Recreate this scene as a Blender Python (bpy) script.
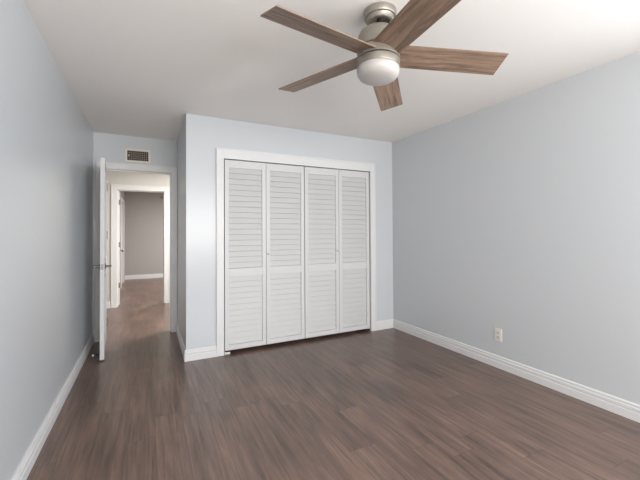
import bpy, bmesh, math, random
from mathutils import Vector, Matrix
random.seed(4)
C = bpy.context.scene.collection
for o in list(bpy.data.objects):
    bpy.data.objects.remove(o)
S = bpy.context.scene

# ---------------- camera ----------------
cam = bpy.data.cameras.new('camera')
cam.sensor_width = 36.0
cam.lens = 36.0 * 341.88 / 640
cam.shift_y = -12.59 / 640
cam.clip_start = 0.02
camo = bpy.data.objects.new('camera', cam)
C.objects.link(camo)
YAW, PITCH, ROLL, CH = 0.4665, 0.0139, 0.0053, 1.2574
camo.matrix_world = (Matrix.Translation((0, 0, CH)) @ Matrix.Rotation(-YAW, 4, 'Z')
                     @ Matrix.Rotation(math.pi / 2 + PITCH, 4, 'X') @ Matrix.Rotation(-ROLL, 4, 'Z'))
S.camera = camo

# ---------------- world, light, exposure ----------------
S.view_settings.view_transform = 'Standard'
S.view_settings.look = 'None'
S.view_settings.gamma = 1
S.view_settings.use_curve_mapping = False
S.view_settings.exposure = 0.09
w = bpy.data.worlds.new('sky'); S.world = w; w.use_nodes = True
bg = w.node_tree.nodes['Background']
bg.inputs[0].default_value = (0.75, 0.87, 1.0, 1)
bg.inputs[1].default_value = 1.0


def area(name, loc, rot, sx, sy, power, col):
    l = bpy.data.lights.new(name, 'AREA')
    l.shape = 'RECTANGLE'; l.size = sx; l.size_y = sy; l.energy = power; l.color = col
    o = bpy.data.objects.new(name, l); C.objects.link(o)
    o.location = loc; o.rotation_euler = rot
    return o


R90 = math.pi / 2
# daylight through the rear window (faces +y) and the window in the near end of the right wall (faces -x):
# cool sky light falling inwards and down, warm light from the sunlit ground outside going up
SKY, GROUND = (0.64, 0.82, 1.0), (1.0, 0.84, 0.67)
def aim(o, d):
    o.rotation_euler = Vector(d).to_track_quat('-Z', 'Y').to_euler()
aim(area('sky_rear', (0.90, -2.32, 1.45), (0, 0, 0), 2.5, 1.3, 59, SKY), (-0.15, 1, -0.16))
aim(area('ground_rear', (0.90, -2.34, 1.40), (0, 0, 0), 2.5, 1.1, 116, GROUND), (-0.15, 1, 0.40))
aim(area('sky_side', (3.00, -0.60, 1.45), (0, 0, 0), 1.7, 1.2, 56, SKY), (-1, 1.1, -0.15))
aim(area('ground_side', (3.02, -0.60, 1.35), (0, 0, 0), 1.6, 1.0, 24, GROUND), (-1, 1.3, 0.40))
# ceiling lamps of the hall and of the far room
area('hall_lamp', (1.0, 5.35, 2.38), (0, 0, 0), 0.5, 0.5, 74, (1.0, 0.98, 0.95))
area('far_room_lamp', (1.6, 8.6, 2.38), (0, 0, 0), 0.5, 0.5, 122, (1.0, 0.965, 0.94))


# ---------------- materials ----------------
def lin(c):
    r = [((v / 255) / 12.92 if v / 255 <= 0.04045 else ((v / 255 + 0.055) / 1.055) ** 2.4) for v in c]
    return (r[0], r[1], r[2], 1)


def mat(name, col, rough=0.5, metal=0.0, spec=0.5, coat=0.0):
    m = bpy.data.materials.new(name); m.use_nodes = True
    b = m.node_tree.nodes['Principled BSDF']
    b.inputs['Base Color'].default_value = lin(col)
    b.inputs['Roughness'].default_value = rough
    b.inputs['Metallic'].default_value = metal
    b.inputs['Specular IOR Level'].default_value = spec
    b.inputs['Coat Weight'].default_value = coat
    return m


def bumpy(m, scale, strength, dist=0.001):
    nt = m.node_tree; N = nt.nodes; L = nt.links
    tc = N.new('ShaderNodeTexCoord'); n = N.new('ShaderNodeTexNoise'); b = N.new('ShaderNodeBump')
    n.inputs['Scale'].default_value = scale; n.inputs['Detail'].default_value = 3
    b.inputs['Strength'].default_value = strength; b.inputs['Distance'].default_value = dist
    L.new(tc.outputs['Object'], n.inputs['Vector']); L.new(n.outputs['Fac'], b.inputs['Height'])
    L.new(b.outputs['Normal'], N['Principled BSDF'].inputs['Normal'])
    return m


M = {}
M['wall'] = bumpy(mat('satin_blue_grey_paint', (199, 203, 207), 0.28, spec=0.5), 60, 0.08)
M['hallwall'] = mat('warm_grey_paint', (206, 204, 199), 0.5)
M['farwall'] = mat('taupe_paint', (168, 164, 162), 0.6)
M['ceil'] = bumpy(mat('ceiling_paint', (240, 237, 233), 0.8, spec=0.2), 90, 0.1)
M['white'] = mat('white_semigloss', (219, 219, 219), 0.4)
M['doorwhite'] = mat('white_door_paint', (206, 206, 207), 0.45)
M['louver'] = mat('louver_white', (197, 197, 197), 0.5)
M['nickel'] = mat('brushed_nickel', (152, 146, 136), 0.42, metal=0.6)
M['handle'] = mat('satin_nickel_handle', (122, 118, 114), 0.4, metal=0.9)
M['knob'] = mat('satin_silver_knob', (196, 194, 190), 0.4, metal=0.3)
M['dark'] = mat('dark_gap', (22, 20, 19), 0.6)
M['glass'] = mat('frosted_opal_glass', (186, 181, 177), 0.35)
M['beige'] = mat('beige_enamel', (226, 219, 210), 0.45)
M['ventdark'] = mat('vent_interior', (40, 33, 28), 0.8)
M['vane'] = mat('vent_vane', (150, 140, 128), 0.5)
M['plastic'] = mat('ivory_plastic', (226, 222, 212), 0.4)
M['plastic2'] = mat('ivory_receptacle', (216, 210, 200), 0.4)
M['rubber'] = mat('white_rubber', (225, 222, 218), 0.6)
M['edgewood'] = mat('blade_edge', (128, 106, 88), 0.5)
M['sky_glass'] = mat('closed_blind', (230, 232, 235), 0.6)


def wood_blade():
    m = bpy.data.materials.new('weathered_oak'); m.use_nodes = True
    nt = m.node_tree; N = nt.nodes; L = nt.links; b = N['Principled BSDF']
    tc = N.new('ShaderNodeTexCoord'); oi = N.new('ShaderNodeObjectInfo')
    mp = N.new('ShaderNodeMapping'); mp.inputs['Scale'].default_value = (2.2, 26, 26)
    ad = N.new('ShaderNodeVectorMath'); ad.operation = 'ADD'
    ml = N.new('ShaderNodeMath'); ml.operation = 'MULTIPLY'; ml.inputs[1].default_value = 37
    L.new(oi.outputs['Random'], ml.inputs[0])
    L.new(tc.outputs['Object'], mp.inputs['Vector']); L.new(mp.outputs[0], ad.inputs[0]); L.new(ml.outputs[0], ad.inputs[1])
    n = N.new('ShaderNodeTexNoise'); n.inputs['Scale'].default_value = 1.6; n.inputs['Detail'].default_value = 6
    n.inputs['Roughness'].default_value = 0.65; n.inputs['Distortion'].default_value = 0.8
    L.new(ad.outputs[0], n.inputs['Vector'])
    r = N.new('ShaderNodeValToRGB'); e = r.color_ramp.elements
    e[0].position = 0.28; e[0].color = lin((84, 71, 62)); e[1].position = 0.72; e[1].color = lin((174, 148, 126))
    x = e.new(0.47); x.color = lin((134, 111, 94))
    L.new(n.outputs['Fac'], r.inputs[0]); L.new(r.outputs[0], b.inputs['Base Color'])
    b.inputs['Roughness'].default_value = 0.5
    return m


M['blade'] = wood_blade()


def floor_mat():
    m = bpy.data.materials.new('dark_laminate_planks'); m.use_nodes = True
    nt = m.node_tree; N = nt.nodes; L = nt.links; b = N['Principled BSDF']
    PW, PL = 0.165, 1.24
    def val(x): return x
    def math_(op, a, c=None, d=None):
        n = N.new('ShaderNodeMath'); n.operation = op
        for i, v in enumerate((a, c, d)):
            if v is None: continue
            if isinstance(v, (int, float)): n.inputs[i].default_value = v
            else: L.new(v, n.inputs[i])
        return n.outputs[0]
    def comb(x, y, z=0.0):
        n = N.new('ShaderNodeCombineXYZ')
        for i, v in enumerate((x, y, z)):
            if isinstance(v, (int, float)): n.inputs[i].default_value = v
            else: L.new(v, n.inputs[i])
        return n.outputs[0]
    def noise(vec, scale, detail, rough=0.5, dist=0.0):
        n = N.new('ShaderNodeTexNoise'); n.inputs['Scale'].default_value = scale; n.inputs['Detail'].default_value = detail
        n.inputs['Roughness'].default_value = rough; n.inputs['Distortion'].default_value = dist
        L.new(vec, n.inputs['Vector']); return n.outputs['Fac']
    def white(vec):
        n = N.new('ShaderNodeTexWhiteNoise'); n.noise_dimensions = '2D'; L.new(vec, n.inputs['Vector']); return n.outputs['Value']
    def rng(v, a0, a1, b0, b1):
        n = N.new('ShaderNodeMapRange'); L.new(v, n.inputs['Value'])
        for k, q in zip(('From Min', 'From Max', 'To Min', 'To Max'), (a0, a1, b0, b1)): n.inputs[k].default_value = q
        return n.outputs[0]
    tc = N.new('ShaderNodeTexCoord'); sp = N.new('ShaderNodeSeparateXYZ'); L.new(tc.outputs['Object'], sp.inputs[0])
    X, Y = sp.outputs['X'], sp.outputs['Y']
    u = math_('DIVIDE', math_('ADD', X, 9.03), PW); row = math_('FLOOR', u); fu = math_('FRACT', u)
    ro = white(comb(row, 3.7))
    v = math_('ADD', math_('DIVIDE', math_('ADD', Y, 9.0), PL), math_('MULTIPLY', ro, 7.0)); col = math_('FLOOR', v); fv = math_('FRACT', v)
    pid = white(comb(row, col)); pid2 = white(comb(col, row))
    # seams
    du = math_('MULTIPLY', math_('MINIMUM', fu, math_('SUBTRACT', 1.0, fu)), PW)
    dv = math_('MULTIPLY', math_('MINIMUM', fv, math_('SUBTRACT', 1.0, fv)), PL)
    seam = rng(math_('MINIMUM', du, dv), 0.0008, 0.0022, 1.0, 0.0)
    # grain
    shx = math_('MULTIPLY', pid, 31.0); shy = math_('MULTIPLY', pid2, 47.0)
    gv = comb(math_('ADD', math_('MULTIPLY', X, 21.0), shx), math_('ADD', math_('MULTIPLY', Y, 1.5), shy))
    g1 = noise(gv, 1.0, 8, 0.66, 0.35)
    fv2 = comb(math_('ADD', math_('MULTIPLY', X, 85.0), shx), math_('ADD', math_('MULTIPLY', Y, 2.4), shy))
    g2 = noise(fv2, 1.0, 4, 0.6)
    blot = noise(comb(math_('ADD', math_('MULTIPLY', X, 5.0), shx), math_('ADD', math_('MULTIPLY', Y, 1.6), shy)), 1.0, 4, 0.55, 0.4)
    g = math_('ADD', math_('MULTIPLY', g1, 0.70), math_('MULTIPLY', blot, 0.30))
    r = N.new('ShaderNodeValToRGB'); e = r.color_ramp.elements
    e[0].position = 0.33; e[0].color = lin((64, 50, 43)); e[1].position = 0.70; e[1].color = lin((141, 113, 95))
    x = e.new(0.44); x.color = lin((93, 73, 64)); x = e.new(0.57); x.color = lin((116, 92, 79))
    L.new(g, r.inputs[0])
    tone = math_('MULTIPLY', rng(pid, 0, 1, 0.93, 1.07), rng(g2, 0.3, 0.7, 0.78, 1.20))
    crack = rng(g2, 0.34, 0.41, 0.66, 1.0)
    tone = math_('MULTIPLY', tone, crack)
    vm = N.new('ShaderNodeVectorMath'); vm.operation = 'SCALE'; L.new(r.outputs[0], vm.inputs[0]); L.new(tone, vm.inputs['Scale'])
    mx = N.new('ShaderNodeMix'); mx.data_type = 'RGBA'
    L.new(math_('MULTIPLY', seam, 0.55), mx.inputs['Factor']); L.new(vm.outputs[0], mx.inputs[6]); mx.inputs[7].default_value = lin((42, 32, 29))
    L.new(mx.outputs[2], b.inputs['Base Color'])
    L.new(rng(g1, 0.3, 0.7, 0.28, 0.36), b.inputs['Roughness'])
    bp = N.new('ShaderNodeBump'); bp.inputs['Strength'].default_value = 0.2; bp.inputs['Distance'].default_value = 0.001
    L.new(g2, bp.inputs['Height']); L.new(bp.outputs[0], b.inputs['Normal'])
    b.inputs['Specular IOR Level'].default_value = 0.95
    return m


M['floor'] = floor_mat()


# ---------------- mesh helpers ----------------
def box(bm, x0, x1, y0, y1, z0, z1, bev=0.0):
    r = bmesh.ops.create_cube(bm, size=1.0)
    for v in r['verts']:
        v.co = Vector((x0 + (v.co.x + .5) * (x1 - x0), y0 + (v.co.y + .5) * (y1 - y0), z0 + (v.co.z + .5) * (z1 - z0)))
    if bev:
        es = list({e for v in r['verts'] for e in v.link_edges})
        bmesh.ops.bevel(bm, geom=es, offset=bev, segments=2, affect='EDGES', profile=0.6)


def lathe(bm, prof, segs=48, xf=None):
    """prof: list of (r, z); closed caps where r = 0"""
    rings = []
    for r, z in prof:
        if r <= 1e-6:
            rings.append([bm.verts.new((0, 0, z))])
        else:
            rings.append([bm.verts.new((r * math.cos(2 * math.pi * k / segs), r * math.sin(2 * math.pi * k / segs), z)) for k in range(segs)])
    for a, b in zip(rings, rings[1:]):
        for k in range(segs):
            j = (k + 1) % segs
            if len(a) == 1 and len(b) == 1: continue
            if len(a) == 1: bm.faces.new((a[0], b[k], b[j]))
            elif len(b) == 1: bm.faces.new((a[k], b[0], a[j]))
            else: bm.faces.new((a[k], b[k], b[j], a[j]))
    if xf is not None:
        for ring in rings:
            for v in ring: v.co = xf @ v.co


def tube(bm, pts, r, segs=12):
    """round bar through points with capped ends"""
    pts = [Vector(p) for p in pts]; rings = []
    for i, p in enumerate(pts):
        d = (pts[min(i + 1, len(pts) - 1)] - pts[max(i - 1, 0)]).normalized()
        up = Vector((0, 0, 1)) if abs(d.z) < 0.9 else Vector((1, 0, 0))
        u = d.cross(up).normalized(); v = d.cross(u)
        rr = r[i] if isinstance(r, (list, tuple)) else r
        rings.append([bm.verts.new(p + rr * (math.cos(2 * math.pi * k / segs) * u + math.sin(2 * math.pi * k / segs) * v)) for k in range(segs)])
    for a, b in zip(rings, rings[1:]):
        for k in range(segs):
            bm.faces.new((a[k], a[(k + 1) % segs], b[(k + 1) % segs], b[k]))
    bm.faces.new(rings[0][::-1]); bm.faces.new(rings[-1])


def sweep(bm, path, prof, n_in):
    """mitred profile sweep on a horizontal path. prof: (offset from wall, z); n_in: +1 profile to the left of travel"""
    pts = [Vector((p[0], p[1])) for p in path]; rows = []
    for i, p in enumerate(pts):
        ns = []
        if i > 0:
            d = (p - pts[i - 1]).normalized(); ns.append(Vector((-d.y, d.x)) * n_in)
        if i < len(pts) - 1:
            d = (pts[i + 1] - p).normalized(); ns.append(Vector((-d.y, d.x)) * n_in)
        n = ns[0] if len(ns) == 1 else (ns[0] + ns[1]) / (1 + ns[0].dot(ns[1]))
        rows.append([bm.verts.new((p.x + n.x * o, p.y + n.y * o, z)) for o, z in prof])
    for a, b in zip(rows, rows[1:]):
        for k in range(len(prof)):
            j = (k + 1) % len(prof)
            bm.faces.new((a[k], a[j], b[j], b[k]))
    bm.faces.new(rows[0][::-1]); bm.faces.new(rows[-1])


def obj(name, bm, m, parent=None, smooth=False, loc=None, mw=None):
    bmesh.ops.recalc_face_normals(bm, faces=bm.faces[:])
    me = bpy.data.meshes.new(name); bm.to_mesh(me); bm.free()
    me.materials.append(m)
    if smooth:
        for p in me.polygons: p.use_smooth = True
        try: me.set_sharp_from_angle(angle=math.radians(35))
        except Exception: pass
    o = bpy.data.objects.new(name, me); C.objects.link(o)
    if parent is not None: o.parent = parent
    if loc is not None: o.location = loc
    if mw is not None: o.matrix_local = mw
    return o


def tag(o, label, cat, kind=None, group=None):
    o['label'] = label; o['category'] = cat
    if kind: o['kind'] = kind
    if group: o['group'] = group
    return o


def struct(name, bm, m, label, cat, smooth=False):
    return tag(obj(name, bm, m, smooth=smooth), label, cat, 'structure')


def empty(name, loc, label, cat, kind=None, group=None, rotz=0):
    o = bpy.data.objects.new(name, None); C.objects.link(o)
    o.location = loc; o.rotation_euler = (0, 0, rotz); o.empty_display_size = 0.1
    return tag(o, label, cat, kind, group)


def boxes(*bs, bev=0.0):
    bm = bmesh.new()
    for b in bs: box(bm, *b, bev=bev)
    return bm


# ---------------- room dimensions ----------------
H = 2.44
XL, XR, YC, YD, YR = -0.569, 2.890, 3.604, 4.737, -2.25   # left, right, closet front, door wall, rear
XC = 0.337                                                # outside corner of the closet block
D1 = (-0.460, 0.265, 2.021)                               # bedroom doorway
Y2 = 6.75                                                 # wall across the hall
D2 = (-0.463, 0.262, 2.000)
YF = 10.66                                                # end of the far room
XF = -0.555                                               # left wall of the far room
OP = (0.706, 2.524, 2.026)                                # closet opening
T = 0.12

struct('floor', boxes((-2.2, 3.6, YR - T, YF + T, -0.08, 0)), M['floor'], 'dark reddish brown wood plank floor running through bedroom and hall', 'floor')
struct('ceiling', boxes((-2.2, 3.6, YR - T, YF + T, H, H + 0.08)), M['ceil'], 'smooth off-white ceiling above the fan', 'ceiling')
struct('wall_left', boxes((XL - T, XL, YR, YD, 0, H)), M['wall'], 'long satin blue-grey wall on the left, beside the open door', 'wall')
# right wall with a window opening near the camera end
WY0, WY1, WZ0, WZ1 = -1.50, 0.30, 0.75, 2.10
struct('wall_right', boxes((XR, XR + T, WY1, YC + 0.7, 0, H), (XR, XR + T, YR, WY0, 0, H), (XR, XR + T, WY0, WY1, 0, WZ0), (XR, XR + T, WY0, WY1, WZ1, H)),
       M['wall'], 'plain blue-grey wall on the right with a single outlet', 'wall')
# rear wall with a wide window
VX0, VX1, VZ0, VZ1 = -0.38, 2.18, 0.75, 2.15
struct('wall_rear', boxes((XL - T, VX0, YR - T, YR, 0, H), (VX1, XR + T, YR - T, YR, 0, H), (VX0, VX1, YR - T, YR, 0, VZ0), (VX0, VX1, YR - T, YR, VZ1, H)),
       M['wall'], 'blue-grey wall behind the viewer', 'wall')
struct('wall_closet', boxes((XC, OP[0] - 0.012, YC, YC + 0.1, 0, H), (OP[1] + 0.012, XR, YC, YC + 0.1, 0, H), (OP[0] - 0.012, OP[1] + 0.012, YC, YC + 0.1, OP[2] + 0.012, H)),
       M['wall'], 'blue-grey wall around the white louvered closet doors', 'wall')
struct('wall_recess', boxes((XC, XC + 0.1, YC + 0.1, YD, 0, H)), M['wall'], 'short blue-grey side wall leading to the doorway', 'wall')
struct('wall_closet_interior', boxes((XC + 0.1, XR, YC + 0.6, YC + 0.7, 0, H)), M['farwall'], 'inner back wall of the closet behind the louvered doors', 'wall')
struct('wall_doorway', boxes((XL - T, D1[0] - 0.015, YD, YD + T, 0, H), (D1[1] + 0.015, XC + 0.1, YD, YD + T, 0, H), (D1[0] - 0.015, D1[1] + 0.015, YD, YD + T, D1[2] + 0.015, H)),
       M['wall'], 'blue-grey wall above the bedroom doorway with the vent', 'wall')
struct('wall_hall', boxes((-2.1, D2[0] - 0.015, Y2, Y2 + T, 0, H), (D2[1] + 0.015, 3.4, Y2, Y2 + T, 0, H), (D2[0] - 0.015, D2[1] + 0.015, Y2, Y2 + T, D2[2] + 0.015, H)),
       M['hallwall'], 'warm white hall wall around the second doorway', 'wall')
struct('wall_hall_left', boxes((-2.1 - T, -2.1, YD, Y2 + T, 0, H), (-2.1, XL - T, YD, YD + T, 0, H)), M['hallwall'], 'hall end wall to the left, out of sight', 'wall')
struct('wall_hall_right', boxes((1.9, 1.9 + T, YD + T, Y2, 0, H), (XC + 0.1, 1.9 + T, YD, YD + T, 0, H)), M['hallwall'], 'hall end wall to the right, out of sight', 'wall')
struct('wall_far', boxes((XF - T, 3.4, YF, YF + T, 0, H)), M['farwall'], 'taupe wall at the end of the far room', 'wall')
DF = (9.10, 10.02, 2.0)
struct('wall_far_left', boxes((XF - T, XF, Y2 + T, DF[0], 0, H), (XF - T, XF, DF[1], YF, 0, H), (XF - T, XF, DF[0], DF[1], DF[2], H)), M['farwall'], 'left wall of the far room seen edge-on through both doorways', 'wall')
struct('wall_far_right', boxes((3.3, 3.4, Y2 + T, YF, 0, H)), M['farwall'], 'right wall of the far room, out of sight', 'wall')

# windows behind the viewer that let the daylight in
def window(name, horiz, a0, a1, z0, z1, plane, label):
    root = empty(name, ((a0 + a1) / 2, plane, z0) if horiz else (plane, (a0 + a1) / 2, z0), label, 'window', 'structure')
    hw = (a1 - a0) / 2; hh = z1 - z0; f = 0.05
    def bx(u0, u1, d0, d1, q0, q1):
        return (u0, u1, d0, d1, q0, q1) if horiz else (d0, d1, u0, u1, q0, q1)
    g = 0.001
    obj('window_frame', boxes(bx(-hw + g, -hw + f, -0.02, 0.02, g, hh - g), bx(hw - f, hw - g, -0.02, 0.02, g, hh - g), bx(-hw + f, hw - f, -0.02, 0.02, g, f), bx(-hw + f, hw - f, -0.02, 0.02, hh - f, hh - g), bx(-0.02, 0.02, -0.02, 0.02, f, hh - f)), M['white'], root)
window('window_1', True, VX0, VX1, VZ0, VZ1, YR - 0.035, 'wide white framed window behind the viewer')
window('window_2', False, WY0, WY1, WZ0, WZ1, XR + 0.035, 'white framed window at the near end of the right wall')

# ---------------- baseboards ----------------
BH = 0.110
BP = [(0.0, 0.0), (0.016, 0.0), (0.016, 0.054), (0.0125, 0.058), (0.0125, 0.062), (0.0150, 0.066), (0.0150, 0.084), (0.0095, 0.089), (0.0095, 0.094), (0.0125, 0.097), (0.0115, 0.104), (0.007, BH), (0.0, BH)]
def baseboard(name, path, side, label, prof=BP):
    bm = bmesh.new(); sweep(bm, path, prof, side)
    return struct(name, bm, M['white'], label, 'baseboard')
e = 0.0005
baseboard('baseboard_left', [(XL + e, YR + e), (XL + e, YD - e), (-0.545, YD - e)], -1, 'white moulded baseboard along the left wall')
baseboard('baseboard_right', [(XR - e, YR + e), (XR - e, YC - e), (2.603, YC - e)], 1, 'white grooved baseboard along the right wall up to the closet trim')
baseboard('baseboard_corner', [(0.625, YC - e), (XC - e, YC - e), (XC - e, YD - 0.019)], -1 * -1 * -1 * -1, 'white baseboard wrapping the outside corner left of the closet')
baseboard('baseboard_hall', [(-2.09, Y2 - e), (-0.556, Y2 - e)], -1, 'white baseboard left of the second doorway')
baseboard('baseboard_far', [(XF + e, YF - e), (3.29, YF - e)], -1, 'white baseboard under the taupe wall of the far room')

# ---------------- door casings ----------------
def casing(name, x0, x1, z1, wd, y, label, dirn=-1, th=0.018, wl=None, wr=None, liner=None, ztop=None):
    """flat casing with a raised back band round an opening in a wall facing -y"""
    wl = wl or wd; wr = wr or wd; zt = ztop or z1 + wd
    bm = bmesh.new()
    y1 = y - 0.0005; y0 = y - th
    box(bm, x0 - wl, x0, y0, y1, 0.0, zt, bev=0.003)
    box(bm, x1, x1 + wr, y0, y1, 0.0, zt, bev=0.003)
    box(bm, x0, x1, y0, y1, z1, zt, bev=0.003)
    b = 0.016                                        # raised outer band
    box(bm, x0 - wl, x0 - wl + b, y0 - 0.005, y0 + 0.004, 0.0, zt, bev=0.002)
    box(bm, x1 + wr - b, x1 + wr, y0 - 0.005, y0 + 0.004, 0.0, zt, bev=0.002)
    box(bm, x0 - wl + b, x1 + wr - b, y0 - 0.005, y0 + 0.004, zt - b, zt, bev=0.002)
    if liner:
        j = 0.0145
        box(bm, x0 - j, x0, y - 0.0005, y + liner, 0, z1 + j)
        box(bm, x1, x1 + j, y - 0.0005, y + liner, 0, z1 + j)
        box(bm, x0, x1, y - 0.0005, y + liner, z1, z1 + j)
        if liner > 0.11:                             # door stop strip
            box(bm, x0, x0 + 0.012, y + 0.05, y + 0.085, 0, z1)
            box(bm, x1 - 0.012, x1, y + 0.05, y + 0.085, 0, z1)
            box(bm, x0 + 0.012, x1 - 0.012, y + 0.05, y + 0.085, z1 - 0.012, z1)
    return struct(name, bm, M['white'], label, 'door trim')
casing('trim_1', OP[0] - 0.006, OP[1] + 0.004, OP[2], 0.076, YC, 'white casing framing the louvered closet doors', liner=0.10, ztop=2.130)
casing('trim_2', D1[0], D1[1], D1[2], 0.08, YD, 'white casing of the bedroom doorway below the vent', liner=T, wr=0.068)
casing('trim_3', D2[0], D2[1], D2[2], 0.092, Y2, 'white casing of the second doorway across the hall', liner=T)
# casing of the closed door in the far room's left wall (faces +x)
bm = bmesh.new()
for (a, b, c, d) in ((DF[0] - 0.085, DF[0], 0, DF[2] + 0.085), (DF[1], DF[1] + 0.085, 0, DF[2] + 0.085), (DF[0], DF[1], DF[2], DF[2] + 0.085)):
    box(bm, XF + 0.0005, XF + 0.018, a, b, c, d, bev=0.003)
struct('trim_4', bm, M['white'], 'white casing of the far room side door', 'door trim')

# ---------------- louvered bifold closet doors ----------------
DY0, DY1 = YC + 0.004, YC + 0.034
DZ0, DZ1 = 0.036, 2.018
def louver_panel(parent, x0, x1, px, knob=None):
    st = 0.043; zt = 1.938; m1, m0 = 0.882, 0.797; zb = 0.090
    def X(v): return v - px
    bm = bmesh.new()
    for b in ((x0, x0 + st, DZ0, DZ1), (x1 - st, x1, DZ0, DZ1), (x0 + st, x1 - st, zt, DZ1), (x0 + st, x1 - st, m0, m1), (x0 + st, x1 - st, DZ0, zb)):
        box(bm, X(b[0]), X(b[1]), 0, DY1 - DY0, b[2], b[3], bev=0.002)
    p = obj('door_panel', bm, M['doorwhite'], parent)
    bm = bmesh.new()
    for (z0, z1, n) in ((m1, zt, 18), (zb, m0, 12)):
        h = (z1 - z0) / n
        for k in range(n):
            a = z0 + k * h
            # bottom edge stands out towards the room, top tucks behind the slat above
            vs = [(0.0030, a + 0.004), (0.0110, a + 0.001), (0.0235, min(a + h * 1.08, z1)), (0.0165, min(a + h * 1.08, z1))]
            L_ = [bm.verts.new((X(x0 + st + 0.0015), y, z)) for y, z in vs]; R_ = [bm.verts.new((X(x1 - st - 0.0015), y, z)) for y, z in vs]
            bm.faces.new(L_); bm.faces.new(R_[::-1])
            for i in range(4):
                j = (i + 1) % 4; bm.faces.new((L_[i], L_[j], R_[j], R_[i]))
    obj('louvers', bm, M['louver'], p)
    if knob is not None:
        bm = bmesh.new()
        lathe(bm, [(0, 0.0), (0.007, 0.0), (0.006, 0.009), (0.009, 0.014), (0.0125, 0.019), (0.012, 0.024), (0.007, 0.028), (0, 0.029)], 20,
              Matrix.Translation((X(knob[0]), 0, knob[1])) @ Matrix.Rotation(R90, 4, 'X'))
        k = obj('knob', bm, M['knob'], p, smooth=True); k['label'] = 'small satin metal knob'
    return p
for nm, xs, label in (('door_1', ((0.712, 1.1555, None), (1.1595, 1.614, (1.178, 1.025))), 'left pair of white louvered bifold closet doors'),
                      ('door_2', ((1.622, 2.0725, (2.050, 1.035)), (2.0765, 2.518, None)), 'right pair of white louvered bifold closet doors')):
    root = empty(nm, (xs[0][0], DY0, 0), label, 'closet door', 'structure')
    for (a, b, k) in xs: louver_panel(root, a, b, xs[0][0], k)
tag(obj('floor_bracket', boxes((0, 0.055, 0, 0.03, 0, 0.006), (0, 0.012, 0, 0.03, 0.006, 0.022), (0.012, 0.055, 0, 0.004, 0.006, 0.020), bev=0.001), M['rubber'], loc=(0.7095, YC + 0.002, 0.0003)),
    'small white pivot bracket on the floor at the left foot of the closet doors', 'bracket')
tag(obj('floor_bracket', boxes((0, 0.055, 0, 0.03, 0, 0.006), (0.043, 0.055, 0, 0.03, 0.006, 0.022), bev=0.001), M['handle'], loc=(2.4650, YC + 0.004, 0.0003)),
    'small grey metal pivot bracket on the floor at the right foot of the closet doors', 'bracket')

# ---------------- open bedroom door ----------------
DW, DT, DH = 0.735, 0.038, 2.008
door = empty('door_3', (-0.433, YD - 0.022, 0.0), 'white bedroom door standing open beside the left wall', 'door', 'structure', rotz=math.radians(4.0))
# local: leaf runs towards -y from the hinge, thickness in x (-DT..0)
bm = bmesh.new()
box(bm, -DT, 0, -DW, 0, 0.012, DH, bev=0.002)
leaf = obj('door_leaf', bm, M['doorwhite'], door)
bm = bmesh.new()
for sx in (-DT, 0):
    s = -1 if sx < 0 else 1
    for (a, b, c, d) in ((0.10, 0.34, 0.22, 0.82), (0.40, 0.64, 0.22, 0.82), (0.10, 0.34, 1.00, 1.88), (0.40, 0.64, 1.00, 1.88)):
        x0, x1 = (sx - 0.004, sx - 0.0002) if s < 0 else (sx + 0.0002, sx + 0.004)
        for q in ((a, a + 0.012, c, d), (b - 0.012, b, c, d), (a + 0.012, b - 0.012, c, c + 0.012), (a + 0.012, b - 0.012, d - 0.012, d)):
            box(bm, x0, x1, -q[1], -q[0], q[2], q[3])
obj('panel_moulding', bm, M['doorwhite'], leaf)
HZ = 0.925
for s, nm in ((-1, 'handle'), (1, 'handle')):
    x = -DT if s < 0 else 0.0; yb = -DW + 0.062
    bm = bmesh.new()
    lathe(bm, [(0, 0), (0.031, 0), (0.031, 0.004), (0.027, 0.009), (0.012, 0.011), (0.011, 0.045), (0, 0.046)], 28,
          Matrix.Translation((x, yb, HZ)) @ Matrix.Rotation(s * R90, 4, 'Y'))
    tube(bm, [(x + s * 0.045, yb - 0.008, HZ), (x + s * 0.052, yb + 0.012, HZ), (x + s * 0.053, yb + 0.06, HZ - 0.001), (x + s * 0.050, yb + 0.115, HZ - 0.006)], [0.010, 0.010, 0.0085, 0.007])
    h = obj('lever_handle', bm, M['handle'], leaf, smooth=True); h['label'] = 'satin nickel lever handle'
obj('latch_plate', boxes((-DT / 2 - 0.0125, -DT / 2 + 0.0125, -DW - 0.0018, -DW + 0.0005, HZ - 0.029, HZ + 0.029), (-DT / 2 - 0.008, -DT / 2 + 0.008, -DW - 0.009, -DW, HZ - 0.01, HZ + 0.01)), M['handle'], leaf)['label'] = 'nickel latch plate'
def hinge(parent, x, y, z, rot=0):
    bm = bmesh.new()
    tube(bm, [(x, y, z - 0.048), (x, y, z + 0.048)], 0.0065)
    box(bm, x - 0.001, x + 0.0012, y - 0.032, y, z - 0.044, z + 0.044)
    return obj('hinge', bm, M['handle'], parent, smooth=True)
for z in (0.22, 1.235, 1.80): hinge(leaf, 0.0035, -0.001, z)
bm = bmesh.new()
p0 = Vector((-DT, -DW + 0.09, 0.045)); prof = []
lathe(bm, [(0, 0), (0.016, 0), (0.016, 0.004), (0.006, 0.008), (0.0055, 0.055), (0, 0.0555)], 16, Matrix.Translation(p0) @ Matrix.Rotation(-R90, 4, 'Y'))
ds = obj('door_stop', bm, M['dark'], leaf, smooth=True); ds['label'] = 'dark metal door stop'
bm = bmesh.new()
lathe(bm, [(0, 0), (0.0095, 0), (0.0105, 0.006), (0.0095, 0.014), (0, 0.015)], 16, Matrix.Translation(p0 + Vector((-0.053, 0, 0))) @ Matrix.Rotation(-R90, 4, 'Y'))
ds2 = obj('rubber_tip', bm, M['rubber'], leaf, smooth=True); ds2['label'] = 'white rubber tip'

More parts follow.
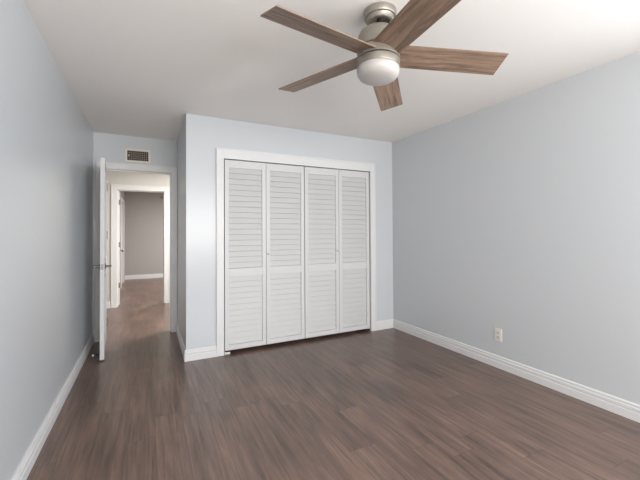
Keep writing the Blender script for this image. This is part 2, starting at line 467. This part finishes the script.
# ---------------- door leaf at second doorway, hinged on its left jamb, swung open into the far room ----------------
door = empty('door_4', (D2[0] + 0.030, Y2 + T + 0.012, 0.0), 'white door beyond the hall, opened flat into the far room', 'door', 'structure', rotz=math.radians(3.9))
bm = bmesh.new(); box(bm, -0.036, 0, 0, 0.70, 0.014, 1.985, bev=0.002)
leaf = obj('door_leaf', bm, M['doorwhite'], door)
for z in (0.355, 1.060, 1.795):
    obj('hinge', boxes((-0.030, -0.004, -0.003, 0.0005, z - 0.044, z + 0.044), (-0.003, 0.006, -0.009, 0.000, z - 0.046, z + 0.046), bev=0.001), M['handle'], leaf)
bm = bmesh.new()
KN = [(0, 0), (0.03, 0), (0.03, 0.006), (0.011, 0.009), (0.011, 0.03), (0.026, 0.042), (0.028, 0.055), (0.018, 0.066), (0, 0.068)]
lathe(bm, KN, 24, Matrix.Translation((0, 0.63, 0.925)) @ Matrix.Rotation(R90, 4, 'Y'))
obj('door_knob', bm, M['handle'], leaf, smooth=True)

# ---------------- closed side door in the far room ----------------
door = empty('door_5', (XF, DF[0], 0), 'white closed door in the left wall of the far room', 'door', 'structure')
leaf = obj('door_leaf', boxes((-0.045, -0.006, 0.004, DF[1] - DF[0] - 0.004, 0.012, DF[2] - 0.004)), M['doorwhite'], door)

# ---------------- ceiling fan ----------------
FX, FY, FZ = 1.104, 1.478, 2.204
n = Vector((0.039, 0.006, 1)).normalized()
top = Vector((FX + 0.009, FY + 0.0015, H))
fan = empty('ceiling_fan', top, 'five-blade ceiling fan, brushed nickel body, weathered wood blades, round white glass light', 'ceiling fan')
fan.rotation_mode = 'QUATERNION'
bm = bmesh.new()
lathe(bm, [(0, -0.0005), (0.084, -0.0005), (0.087, -0.004), (0.087, -0.012), (0.085, -0.034), (0.083, -0.037), (0.0745, -0.038), (0.073, -0.040), (0.0695, -0.058), (0.066, -0.061), (0.054, -0.061), (0.052, -0.058), (0.050, -0.046), (0.040, -0.046), (0.036, -0.040), (0, -0.040)], 56)
obj('canopy', bm, M['nickel'], fan, smooth=True)
q = Vector((0, 0, 1)).rotation_difference(n).to_matrix().to_4x4()
base = Matrix.Translation(Vector((FX - 0.004, FY + 0.002, FZ)) - top) @ q      # tilted hub frame, z = 0 at blade root height
bm = bmesh.new()
lathe(bm, [(0, 0.19), (0.013, 0.19), (0.013, 0.165), (0.024, 0.160), (0.026, 0.150), (0.020, 0.143), (0.020, 0.120), (0, 0.118)], 24)
obj('downrod', bm, M['dark'], fan, smooth=True, mw=base)
bm = bmesh.new()
lathe(bm, [(0, 0.133), (0.030, 0.133), (0.062, 0.130), (0.088, 0.123), (0.103, 0.110), (0.110, 0.093), (0.112, 0.078), (0.113, 0.024), (0.110, 0.021), (0.104, 0.021), (0.104, 0.0185), (0.110, 0.0180), (0.113, 0.015), (0.114, -0.028), (0.112, -0.0305), (0.105, -0.0308), (0, -0.0308)], 64)
obj('motor_housing', bm, M['nickel'], fan, smooth=True, mw=base)
bm = bmesh.new()
lathe(bm, [(0, -0.0310), (0.104, -0.0310), (0.104, -0.0370), (0, -0.0370)], 64)
obj('shadow_gap', bm, M['dark'], fan, smooth=True, mw=base)['label'] = 'dark slot around the housing'
bm = bmesh.new()
lathe(bm, [(0, -0.0372), (0.110, -0.0372), (0.1145, -0.0395), (0.1145, -0.071), (0.113, -0.075), (0.109, -0.076), (0, -0.076)], 64)
obj('light_ring', bm, M['nickel'], fan, smooth=True, mw=base)
bm = bmesh.new()
lathe(bm, [(0, -0.0762), (0.110, -0.0762), (0.1125, -0.080), (0.1130, -0.090), (0.110, -0.106), (0.101, -0.121), (0.086, -0.131), (0.064, -0.1375), (0.034, -0.1405), (0, -0.1415)], 64)
obj('glass_shade', bm, M['glass'], fan, smooth=True, mw=base)['label'] = 'frosted white glass light cover'
PH, PT = -0.468, -0.239
def blade_mesh():
    bm = bmesh.new()
    R0, R1, w0, w1, th = 0.085, 0.655, 0.077, 0.078, 0.006
    vs = []
    for (x, wd) in ((R0, w0), (R0 + 0.28, (w0 + w1) / 2), (R1, w1)):
        for s in (-1, 1):
            for t in (-th / 2, th / 2):
                vs.append(bm.verts.new((x, s * wd, t)))
    def q4(*i): bm.faces.new([vs[k] for k in i])
    for b in (0, 4):
        q4(b, b + 4, b + 6, b + 2); q4(b + 1, b + 3, b + 7, b + 5); q4(b, b + 1, b + 5, b + 4); q4(b + 2, b + 6, b + 7, b + 3)
    q4(0, 2, 3, 1); q4(8, 9, 11, 10)
    return bm
bproto = None
for k in range(5):
    # each blade turned about the hub, drooping a little outwards and pitched about its own axis
    mw = base @ Matrix.Rotation(PH + k * math.radians(72), 4, 'Z') @ Matrix.Rotation(math.atan(0.055), 4, 'Y') @ Matrix.Rotation(PT, 4, 'X')
    if bproto is None:
        bproto = obj('fan_blade', blade_mesh(), M['blade'], fan, mw=mw)
        bproto.data.materials.append(M['edgewood'])
        for p in bproto.data.polygons:
            if abs(p.normal.z) < 0.5: p.material_index = 1
    else:
        b = bproto.copy(); C.objects.link(b); b.parent = fan; b.matrix_local = mw

# ---------------- vent above the doorway ----------------
vx0, vx1, vz0, vz1 = -0.248, 0.028, 2.120, 2.285
vent = empty('air_vent', ((vx0 + vx1) / 2, YD, vz0), 'beige framed metal air vent on the wall above the bedroom doorway', 'air vent')
hw = (vx1 - vx0) / 2; hh = vz1 - vz0; f = 0.024
obj('vent_frame', boxes((-hw, -hw + f, -0.010, -0.0005, 0, hh), (hw - f, hw, -0.010, -0.0005, 0, hh), (-hw + f, hw - f, -0.010, -0.0005, 0, f), (-hw + f, hw - f, -0.010, -0.0005, hh - f, hh), bev=0.002), M['beige'], vent)
obj('vent_back', boxes((-hw + f - 0.002, hw - f + 0.002, -0.0022, -0.0006, f - 0.002, hh - f + 0.002)), M['ventdark'], vent)
bm = bmesh.new()
for k in range(1, 11):
    x = -hw + f + (2 * hw - 2 * f) * k / 11
    box(bm, x - 0.0026, x + 0.0026, -0.008, -0.0025, f, hh - f)
for k in range(1, 5):
    z = f + (hh - 2 * f) * k / 5
    box(bm, -hw + f, hw - f, -0.0065, -0.0035, z - 0.0018, z + 0.0018)
obj('vent_vanes', bm, M['vane'], vent)
obj('damper_lever', boxes((-hw + f + 0.012, -hw + f + 0.022, -0.018, -0.008, hh / 2 - 0.012, hh / 2 + 0.006), bev=0.002), M['plastic'], vent)['label'] = 'small pale damper lever'

# ---------------- outlet on the right wall ----------------
out = empty('wall_outlet', (XR, 2.090, 0.303), 'white duplex electrical outlet low on the right wall', 'outlet')
bm = bmesh.new(); box(bm, -0.006, -0.0005, -0.036, 0.036, -0.058, 0.058, bev=0.002); obj('cover_plate', bm, M['plastic'], out)
for z in (-0.02, 0.02):
    bm = bmesh.new(); box(bm, -0.0085, -0.0062, -0.0165, 0.0165, z - 0.0145, z + 0.0145, bev=0.001)
    r = obj('receptacle', bm, M['plastic2'], out)
    obj('slots', boxes((-0.0090, -0.0086, -0.008, -0.006, z - 0.002, z + 0.007), (-0.0090, -0.0086, 0.006, 0.008, z - 0.002, z + 0.007), (-0.0090, -0.0086, -0.002, 0.002, z - 0.011, z - 0.007)), M['dark'], r)

# ---------------- light switch on the recess wall ----------------
sw = empty('light_switch', (XC, 4.395, 1.25), 'white toggle light switch on the short wall beside the doorway', 'light switch')
bm = bmesh.new(); box(bm, -0.006, -0.0005, -0.036, 0.036, -0.058, 0.058, bev=0.002); obj('cover_plate', bm, M['plastic'], sw)
bm = bmesh.new(); box(bm, -0.016, -0.006, -0.005, 0.005, -0.002, 0.012, bev=0.001); obj('toggle', bm, M['plastic2'], sw)

# ---------------- small sensor high on the far wall ----------------
bm = bmesh.new(); lathe(bm, [(0, 0), (0.034, 0), (0.034, 0.012), (0.024, 0.026), (0, 0.026)], 24, Matrix.Rotation(R90, 4, 'X'))
s = tag(obj('smoke_detector', bm, M['vane'], loc=(0.345, YF - 0.0005, 2.26)), 'small round detector high on the taupe far wall', 'smoke detector')
